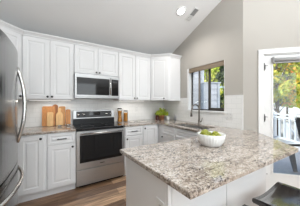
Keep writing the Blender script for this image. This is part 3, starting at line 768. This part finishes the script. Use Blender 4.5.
# herbs and small vessels in the corner
hp = thing('potted_herb', 'bushy green herb in a terracotta pot in the counter corner', 'potted plant', (2.115, 2.93, CT1 + .001))
hx_, hy_ = 2.10, 2.91
MB().lathe([(0, 0), (.055, 0), (.062, .075), (.070, .075), (.072, .105), (.062, .105), (.058, .09), (0, .09)], hx_, hy_, CT1 + .001, 24).build('pot', M['terra'], hp)
lv_ = MB(); rnd = random.Random(3)
for i in range(330):
    a = rnd.uniform(0, 6.283); rr = .15 * math.sqrt(rnd.random()); zz = CT1 + .105 + rnd.uniform(.0, .155) * (1.15 - (rr / .16) ** 2)
    u = Vector((rnd.uniform(-1, 1), rnd.uniform(-1, 1), rnd.uniform(-.4, .8))).normalized(); v = u.cross(Vector((rnd.uniform(-1, 1), rnd.uniform(-1, 1), 1))).normalized()
    px, py = hx_ + rr * math.cos(a) * 1.1, hy_ + rr * math.sin(a) * .9
    px = min(px, XR - .04); py = min(py, YB - .04)
    lv_.quad((px, py, zz), u * .026, v * .022)
lv_.build('foliage', M['herb'], hp)
st_ = MB()
for i in range(12):
    a = i * .9; st_.tube([(hx_ + .02 * math.cos(a), hy_ + .02 * math.sin(a), CT1 + .085), (hx_ + .08 * math.cos(a), hy_ + .07 * math.sin(a), CT1 + .19)], .002, 5)
st_.build('stems', M['herb'], hp)
dj = thing('condiment_jar', 'small dark red glass jar left of the herb pot', 'jar', (1.975, 2.90, CT1 + .001))
MB().lathe([(0, 0), (.044, 0), (.046, .01), (.046, .07), (.036, .085), (0, .085)], 1.965, 2.90, CT1 + .001, 22).build('glass', M['darkred'], dj)
MB().lathe([(0, .0855), (.038, .0855), (.038, .105), (.03, .108), (0, .108)], 1.965, 2.90, CT1 + .001, 22).build('lid', M['darkred'], dj)
cpw = MB().lathe([(0, 0), (.030, 0), (.034, .01), (.036, .085), (.033, .085), (.031, .012), (0, .008)], 2.175, 2.77, CT1 + .001, 22)
tag(cpw.build('tumbler', M['china']), 'white cylindrical tumbler right of the herb pot', 'cup')
sp = thing('soap_bottle', 'small dark pump bottle behind the sink corner', 'bottle', (2.235, 2.56, CT1 + .001))
MB().lathe([(0, 0), (.028, 0), (.03, .008), (.03, .07), (.012, .09), (.012, .10), (0, .10)], 2.235, 2.60, CT1 + .001, 18).build('bottle', M['smoke'], sp)
MB().tube([(2.235, 2.60, CT1 + .10), (2.235, 2.60, CT1 + .125), (2.205, 2.60, CT1 + .125)], .004, 8).build('pump', M['nickel'], sp)

# fruit bowl
bx, by = 1.212, .905
bw = MB().lathe([(0, 0), (.072, 0), (.082, .004), (.103, .035), (.116, .07), (.121, .106), (.117, .108), (.111, .072), (.098, .038), (.074, .012), (0, .010)], bx, by, CT1 + .001, 120, flute=30, fd=.0022)
tag(bw.build('fruit_bowl', M['china']), 'white ribbed round bowl on the peninsula countertop', 'bowl')
ap = thing('green_apple', 'placeholder', 'apple', (0, 0, 0), group='green apples in the white bowl')
rA = .034
prof = [(0, .55), (.25, .70), (.55, .80), (.85, .55), (1.0, .1), (.93, -.35), (.65, -.75), (.3, -.88), (0, -.80)]
body = MB().lathe([(a * rA, z * rA) for a, z in prof], 0, 0, rA * .88, 20).build('flesh', M['fruit'], ap)
MB().tube([(0, 0, rA * 1.4), (.002, 0, rA * 1.75), (.006, 0, rA * 1.95)], .0016, 6).build('stem', M['stem'], ap)
spots = [(-.075, .035, .047, 1.0, 'green apple leaning on the left rim of the bowl, at the back'),
         (-.058, -.040, .047, 1.0, 'green apple at the left of the bowl, nearest the camera'),
         (.000, -.070, .045, 1.0, 'green apple at the front rim of the bowl'),
         (.062, -.038, .047, 1.0, 'green apple at the right front of the bowl'),
         (.072, .036, .047, 1.0, 'green apple leaning on the right rim, at the back of the bowl'),
         (.002, .075, .047, 1.0, 'green apple at the back rim of the bowl, farthest from the camera'),
         (.003, .003, .022, 1.0, 'green apple at the bottom middle of the bowl, under the heaped ones'),
         (-.038, .016, .083, 1.12, 'largest green apple heaped on top at the left of the bowl'),
         (.040, .004, .078, .95, 'green apple heaped on top at the right of the bowl')]
cr, sr_ = math.cos(R(-YAW)), math.sin(R(-YAW))
for i, (x, y, z, s_, lab) in enumerate(spots):
    o = ap if i == 0 else copy_tree(ap)
    o.location = (bx + (x * cr - y * sr_) * .9, by + (x * sr_ + y * cr) * .9, CT1 + z - rA + (.040 if z < .06 else .030)); o.scale = (s_,) * 3
    o.rotation_euler = (random.uniform(-.5, .5), random.uniform(-.5, .5), random.uniform(0, 6)); o['label'] = lab

# outlets
def outlet(label, fr_, w_, h_, slots):
    o = thing('wall_outlet', label, 'outlet', fr_ @ Vector((0, -.003, -h_ / 2)), group='wall outlets')
    MB().box(-w_ / 2, w_ / 2, -.006, -.0005, -h_ / 2, h_ / 2, fr_, bev=.002).build('plate', M['plate'], o)
    for (x, z) in slots:
        s2 = MB().box(x - .006, x - .004, -.0072, -.0062, z - .008, z + .008, fr_).box(x + .004, x + .006, -.0072, -.0062, z - .008, z + .008, fr_)
        s2.build('socket', M['slot'], o)
outlet('white wall outlet on the back tiles, above the pale tray', frame(1.545, YB - .010, 0) @ Matrix.Translation((0, 0, 1.17)), .07, .115, [(0, -.025), (0, .025)])
outlet('white double wall outlet on the tiles right of the window', frame(XR - .010, 1.40, R(-90)) @ Matrix.Translation((0, 0, 1.10)), .115, .115, [(-.025, -.025), (-.025, .025), (.025, -.025), (.025, .025)])
outlet('white wall outlet on the end panel of the peninsula', frame(BX0, .70, R(-90)) @ Matrix.Translation((0, 0, .70)), .07, .115, [(0, -.025), (0, .025)])

# under-cabinet lights
for x, lab in ((-.08, 'slim under-cabinet light above the cutting boards'), (1.36, 'slim under-cabinet light above the pasta jars')):
    u = thing('under_cabinet_light', lab, 'under-cabinet light', (x, YB - .12, UZ0 - .012), group='under-cabinet lights')
    MB().box(x - .29, x + .29, YB - .20, YB - .14, UZ0 - .011, UZ0 - .0005).build('housing', M['plate'], u)
    MB().box(x - .28, x + .28, YB - .195, YB - .145, UZ0 - .013, UZ0 - .0112).build('lens', M['lamp'], u)
    light('under_cabinet_lamp', 'AREA', (x, YB - .17, UZ0 - .02), (R(-8), 0, 0), 0.8, (1, .94, .86), shape='RECTANGLE', size=.55, size_y=.05)

# ------------------------------------------------------------------ bar stools
def make_stool(label, cx, cy):
    o = thing('bar_stool', label, 'stool', (cx, cy, 0), group='black saddle stools at the peninsula')
    W2, D2 = .215, .165; zt_ = .618; nx, ny = 16, 6
    b = bmesh.new(); top = []; bot = []
    for j in range(ny + 1):
        rt, rb_ = [], []
        for i in range(nx + 1):
            u = -1 + 2 * i / nx; v = -1 + 2 * j / ny
            ed = 1 - .05 * abs(u) ** 4
            z = zt_ + .032 * abs(u) ** 2.2 - .006 * v * v
            x, y = cx + u * W2, cy + v * D2 * ed
            rt.append(b.verts.new((x, y, z))); rb_.append(b.verts.new((x, y, z - .034)))
        top.append(rt); bot.append(rb_)
    for j in range(ny):
        for i in range(nx):
            f_ = b.faces.new((top[j][i], top[j][i + 1], top[j + 1][i + 1], top[j + 1][i])); f_.smooth = True
            f_ = b.faces.new((bot[j][i], bot[j + 1][i], bot[j + 1][i + 1], bot[j][i + 1])); f_.smooth = True
    for i in range(nx):
        b.faces.new((top[0][i], bot[0][i], bot[0][i + 1], top[0][i + 1])); b.faces.new((top[ny][i], top[ny][i + 1], bot[ny][i + 1], bot[ny][i]))
    for j in range(ny):
        b.faces.new((top[j][0], top[j + 1][0], bot[j + 1][0], bot[j][0])); b.faces.new((top[j][nx], bot[j][nx], bot[j + 1][nx], top[j + 1][nx]))
    bmesh.ops.recalc_face_normals(b, faces=b.faces[:])
    bmesh.ops.bevel(b, geom=[e for e in b.edges if len(e.link_faces) == 2 and e.calc_face_angle(0) > .9], offset=.006, segments=2, affect='EDGES')
    mb = MB(); mb._merge(b); mb.build('seat', M['stool'], o)
    for sx in (-1, 1):
        for sy in (-1, 1):
            tx, ty = cx + sx * .15, cy + sy * .115; bx_, by_ = cx + sx * .185, cy + sy * .14
            m_ = MB(); bq = bmesh.new(); h = .0165
            lo_ = [bq.verts.new((bx_ + a * h, by_ + c_ * h, 0)) for a, c_ in ((-1, -1), (1, -1), (1, 1), (-1, 1))]
            zt2 = .602 if True else 0
            hi_ = [bq.verts.new((tx + a * h, ty + c_ * h, zt2)) for a, c_ in ((-1, -1), (1, -1), (1, 1), (-1, 1))]
            bq.faces.new(lo_[::-1]); bq.faces.new(hi_)
            for k in range(4): bq.faces.new((lo_[k], lo_[(k + 1) % 4], hi_[(k + 1) % 4], hi_[k]))
            m_._merge(bq); m_.build('leg', M['stool'], o)
    for sy in (-1, 1): MB().box(cx - .166, cx + .166, cy + sy * .131 - .009, cy + sy * .131 + .009, .19, .22).build('stretcher', M['stool'], o)
    for sx in (-1, 1): MB().box(cx + sx * .168 - .009, cx + sx * .168 + .009, cy - .118, cy + .118, .27, .30).build('stretcher', M['stool'], o)
    for sy in (-1, 1): MB().box(cx - .142, cx + .142, cy + sy * .118 - .009, cy + sy * .118 + .009, .54, .583).build('apron', M['stool'], o)
    return o
s0 = make_stool('black saddle seat stool nearer the glass door, most of its seat showing', 1.372, .378)
s1 = copy_tree(s0); s1.location = (.835, .375, 0); s1['label'] = 'black saddle seat stool nearer the camera, only the seat corner showing'

# ------------------------------------------------------------------ outside
og = MB().box(2.6, 80, -40, 60, -.62, -.60)
struct(og.build('ground', M['ground'], wm=(0, 0, 0)))
# wooden deck outside the glass door
dk = MB()
AX = frame(XR + .10, YC + .10, R(-45))         # same axes as the bent wall, y outward
for k in range(26):
    y = .10 + k * .145
    dk.box(-1.35, 3.2, y, y + .138, -.09, -.06, AX)
dk.box(-1.35, 3.2, -.0 + .10, 3.86, -.60, -.095, AX)
struct(dk.build('deck', M['deck'], wm=(0, 0, 0)))
def rail_run(label, p0, p1, hgt=1.0, step=.30, base=-.06):
    p0 = Vector(p0); p1 = Vector(p1); L_ = (p1 - p0).length; a = math.atan2(p1.y - p0.y, p1.x - p0.x)
    F = frame(p0.x, p0.y, a)
    o = thing('deck_railing', label, 'railing', (p0.x, p0.y, base), group='white deck railings')
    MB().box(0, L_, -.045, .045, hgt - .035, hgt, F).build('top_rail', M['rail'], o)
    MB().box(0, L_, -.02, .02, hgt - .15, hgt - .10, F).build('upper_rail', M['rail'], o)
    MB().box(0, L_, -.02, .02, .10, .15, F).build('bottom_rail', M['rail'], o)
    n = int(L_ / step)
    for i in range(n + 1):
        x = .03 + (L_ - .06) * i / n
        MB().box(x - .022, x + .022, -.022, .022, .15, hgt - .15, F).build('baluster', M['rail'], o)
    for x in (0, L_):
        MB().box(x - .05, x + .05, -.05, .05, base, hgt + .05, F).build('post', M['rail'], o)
def deckpt(s_, y): v = AX @ Vector((s_, y, 0)); return (v.x, v.y)
rail_run('pale deck railing with balusters at the right of the glass door view', (5.53, .61), (6.62, 2.32), .94, .2)
rail_run('pale deck railing along the far edge of the deck, parallel to the glass door', (6.46, 2.52), (5.5, 3.48), .94, .2)
# patio chair
pc_o = Vector((4.087, .61, 0))
pc = thing('patio_chair', 'dark patio chair with splayed grey legs on the deck', 'chair', (pc_o.x, pc_o.y, -.06))
PCf = frame(pc_o.x, pc_o.y, R(58.6))
MB().box(-.27, .27, -.27, .25, .40, .46, PCf, bev=.015).build('seat', M['chairdk'], pc)
MB().prism([(.18, .44), (.26, .44), (.40, 1.02), (.34, 1.03)], 0, -.27, .27, PCf, bev=.01).build('backrest', M['chairdk'], pc)
for sx in (-1, 1):
    MB().box(sx * .30 - .035, sx * .30 + .035, -.24, .50, .47, .50, PCf, bev=.008).build('armrest', M['chairdk'], pc)
    for sy in (-1, 1):
        lq = MB(); b = bmesh.new()
        lo_ = [b.verts.new((sx * .36 + i * .02, (.29 if sy > 0 else -.22) + j * .028, -.058)) for i, j in ((-1, -1), (1, -1), (1, 1), (-1, 1))]
        hi_ = [b.verts.new((sx * .30 + i * .026, (.46 if sy > 0 else -.18) + j * .055, .468)) for i, j in ((-1, -1), (1, -1), (1, 1), (-1, 1))]
        b.faces.new(lo_[::-1]); b.faces.new(hi_)
        for k in range(4): b.faces.new((lo_[k], lo_[(k + 1) % 4], hi_[(k + 1) % 4], hi_[k]))
        lq._merge(b, PCf); lq.build('leg', M['chairlg'], pc)

hr = thing('stair_handrail', 'white sloping stair handrail beyond the deck railing', 'handrail', (8.0, 2.2, -.6))
MB().tube([(8.38, 2.50, .45), (7.58, 1.94, -.02)], .035, 8).build('rail', M['rail'], hr)
for t_ in (.05, .95):
    p = Vector((8.38, 2.50, .45)).lerp(Vector((7.58, 1.94, -.02)), t_)
    MB().box(p.x - .04, p.x + .04, p.y - .04, p.y + .04, -.6, p.z).build('post', M['rail'], hr)

# siding of the neighbouring house, lap boards
def lap_wall(name, label, cat, p0, p1, z0, z1, hb_=.19, depth=.3, cap=False):
    p0 = Vector(p0); p1 = Vector(p1); L_ = (p1 - p0).length; F = frame(p0.x, p0.y, math.atan2(p1.y - p0.y, p1.x - p0.x))
    o = thing(name, label, cat, (p0.x, p0.y, z0))
    m_ = MB(); n = int((z1 - z0) / hb_)
    for i in range(n):
        z = z0 + i * hb_
        m_.prism([(-.030, z), (0.0, z), (0.0, z + hb_), (-.004, z + hb_), (-.004, z + hb_ - .001)], 0, 0, L_, F)
    m_.box(0, L_, .0005, depth, z0, z0 + n * hb_, F)
    m_.build('siding', M['siding'], o)
    MB().box(-.03, .05, -.04, depth, z0, z0 + n * hb_, F).build('corner_board', M['rail'], o)
    MB().box(L_ - .05, L_ + .03, -.04, depth, z0, z0 + n * hb_, F).build('corner_board', M['rail'], o)
    if cap: MB().box(-.06, L_ + .06, -.06, depth + .03, z0 + n * hb_ + .001, z0 + n * hb_ + .035, F).build('cap', M['siding'], o)
    return o
lap_wall('neighbouring_house', 'pale blue-grey lap sided house wall outside the left of the kitchen window', 'house', (2.70, 4.60), (4.58, 3.77), -.6, 4.6, .2, .5)
lap_wall('siding_fence', 'low pale lap sided privacy fence outside the middle of the kitchen window', 'fence', (4.42, 3.58), (4.86, 3.32), -.6, 2.0, .2, .12, True)

# trees
def tree(label, x, y, zb, h_, cr_, leaf, mat, n, seed, ls=.10, name='leafy_tree', low=.25, group='trees outside'):
    rnd = random.Random(seed)
    o = thing(name, label, 'tree', (x, y, zb), group=group)
    t_ = MB(); t_.tube([(x, y, zb), (x + .05, y, zb + h_ * .3), (x - .04, y + .05, zb + h_ * .6), (x, y, zb + h_ * .85)], [.11, .09, .06, .02], 8)
    blobs = []
    for i in range(14):
        a = rnd.uniform(0, 6.283); z = zb + h_ * rnd.uniform(low, .95); rr = cr_ * rnd.uniform(.25, .85) * (1.1 - abs((z - zb) / h_ - .55))
        p = Vector((x + rr * math.cos(a), y + rr * math.sin(a), z)); blobs.append((p, cr_ * rnd.uniform(.28, .5)))
        t_.tube([(x, y, zb + (z - zb) * .6), p], [.035, .012], 5)
    t_.build('trunk', M['bark'], o)
    f_ = MB()
    for i in range(n):
        p, r_ = rnd.choice(blobs)
        d = Vector((rnd.gauss(0, 1), rnd.gauss(0, 1), rnd.gauss(0, 1))).normalized() * r_ * rnd.random() ** .4
        u = Vector((rnd.gauss(0, 1), rnd.gauss(0, 1), rnd.gauss(0, 1))).normalized(); v = u.cross(Vector((rnd.gauss(0, 1), rnd.gauss(0, 1), rnd.gauss(0, 1)))).normalized()
        s_ = ls * rnd.uniform(.6, 1.3)
        f_.quad(p + d, u * s_, v * s_)
    f_.build('foliage', mat, o)
    return o
tree('tall yellow-green tree behind the sided fence, in the middle of the kitchen window', 7.6, 5.9, -.6, 4.8, .98, None, M['leaf_y'], 2600, 1, .10, low=.3)
tree('darker green tree at the right edge of the kitchen window view', 6.6, 4.1, -.6, 3.6, .55, None, M['leaf_d'], 1300, 2, .09, low=.15)
tree('large yellow-green tree farthest back, outside the kitchen window', 13.2, 10.0, -.6, 8.0, 2.4, None, M['leaf_y'], 3600, 3, .18)
tree('green and orange autumn tree at the left of the glass door view', 11.1, 3.75, -.6, 5.8, 1.15, None, M['leaf_a'], 3200, 4, .11, low=.3)
tree('green and orange autumn tree at the right of the glass door view', 9.5, 1.9, -.6, 5.4, 1.0, None, M['leaf_a'], 3200, 5, .10, low=.36)
tree('large yellow-green tree farthest back in the glass door view', 21.9, 6.5, -.6, 10.0, 3.2, None, M['leaf_y'], 4600, 6, .26, low=.2)
tree('dark evergreen shrub behind the railing at the right of the glass door', 8.75, 1.75, -.6, 2.3, .42, None, M['leaf_d'], 1500, 8, .08, 'evergreen_shrub', .2)
# far house seen between the trunks
fh = thing('far_house', 'white far house with a dark roof low behind the autumn trees', 'house', (36, 13, -.6))
FH = frame(36, 13, R(-60))
MB().box(-5, 5, 0, 4, -.6, 2.2, FH).build('wall', M['rail'], fh)
MB().prism([(-.3, 2.201), (4.3, 2.201), (2, 3.6)], 0, -5.3, 5.3, FH).build('roof', M['roof'], fh)
bpy.context.view_layer.update()
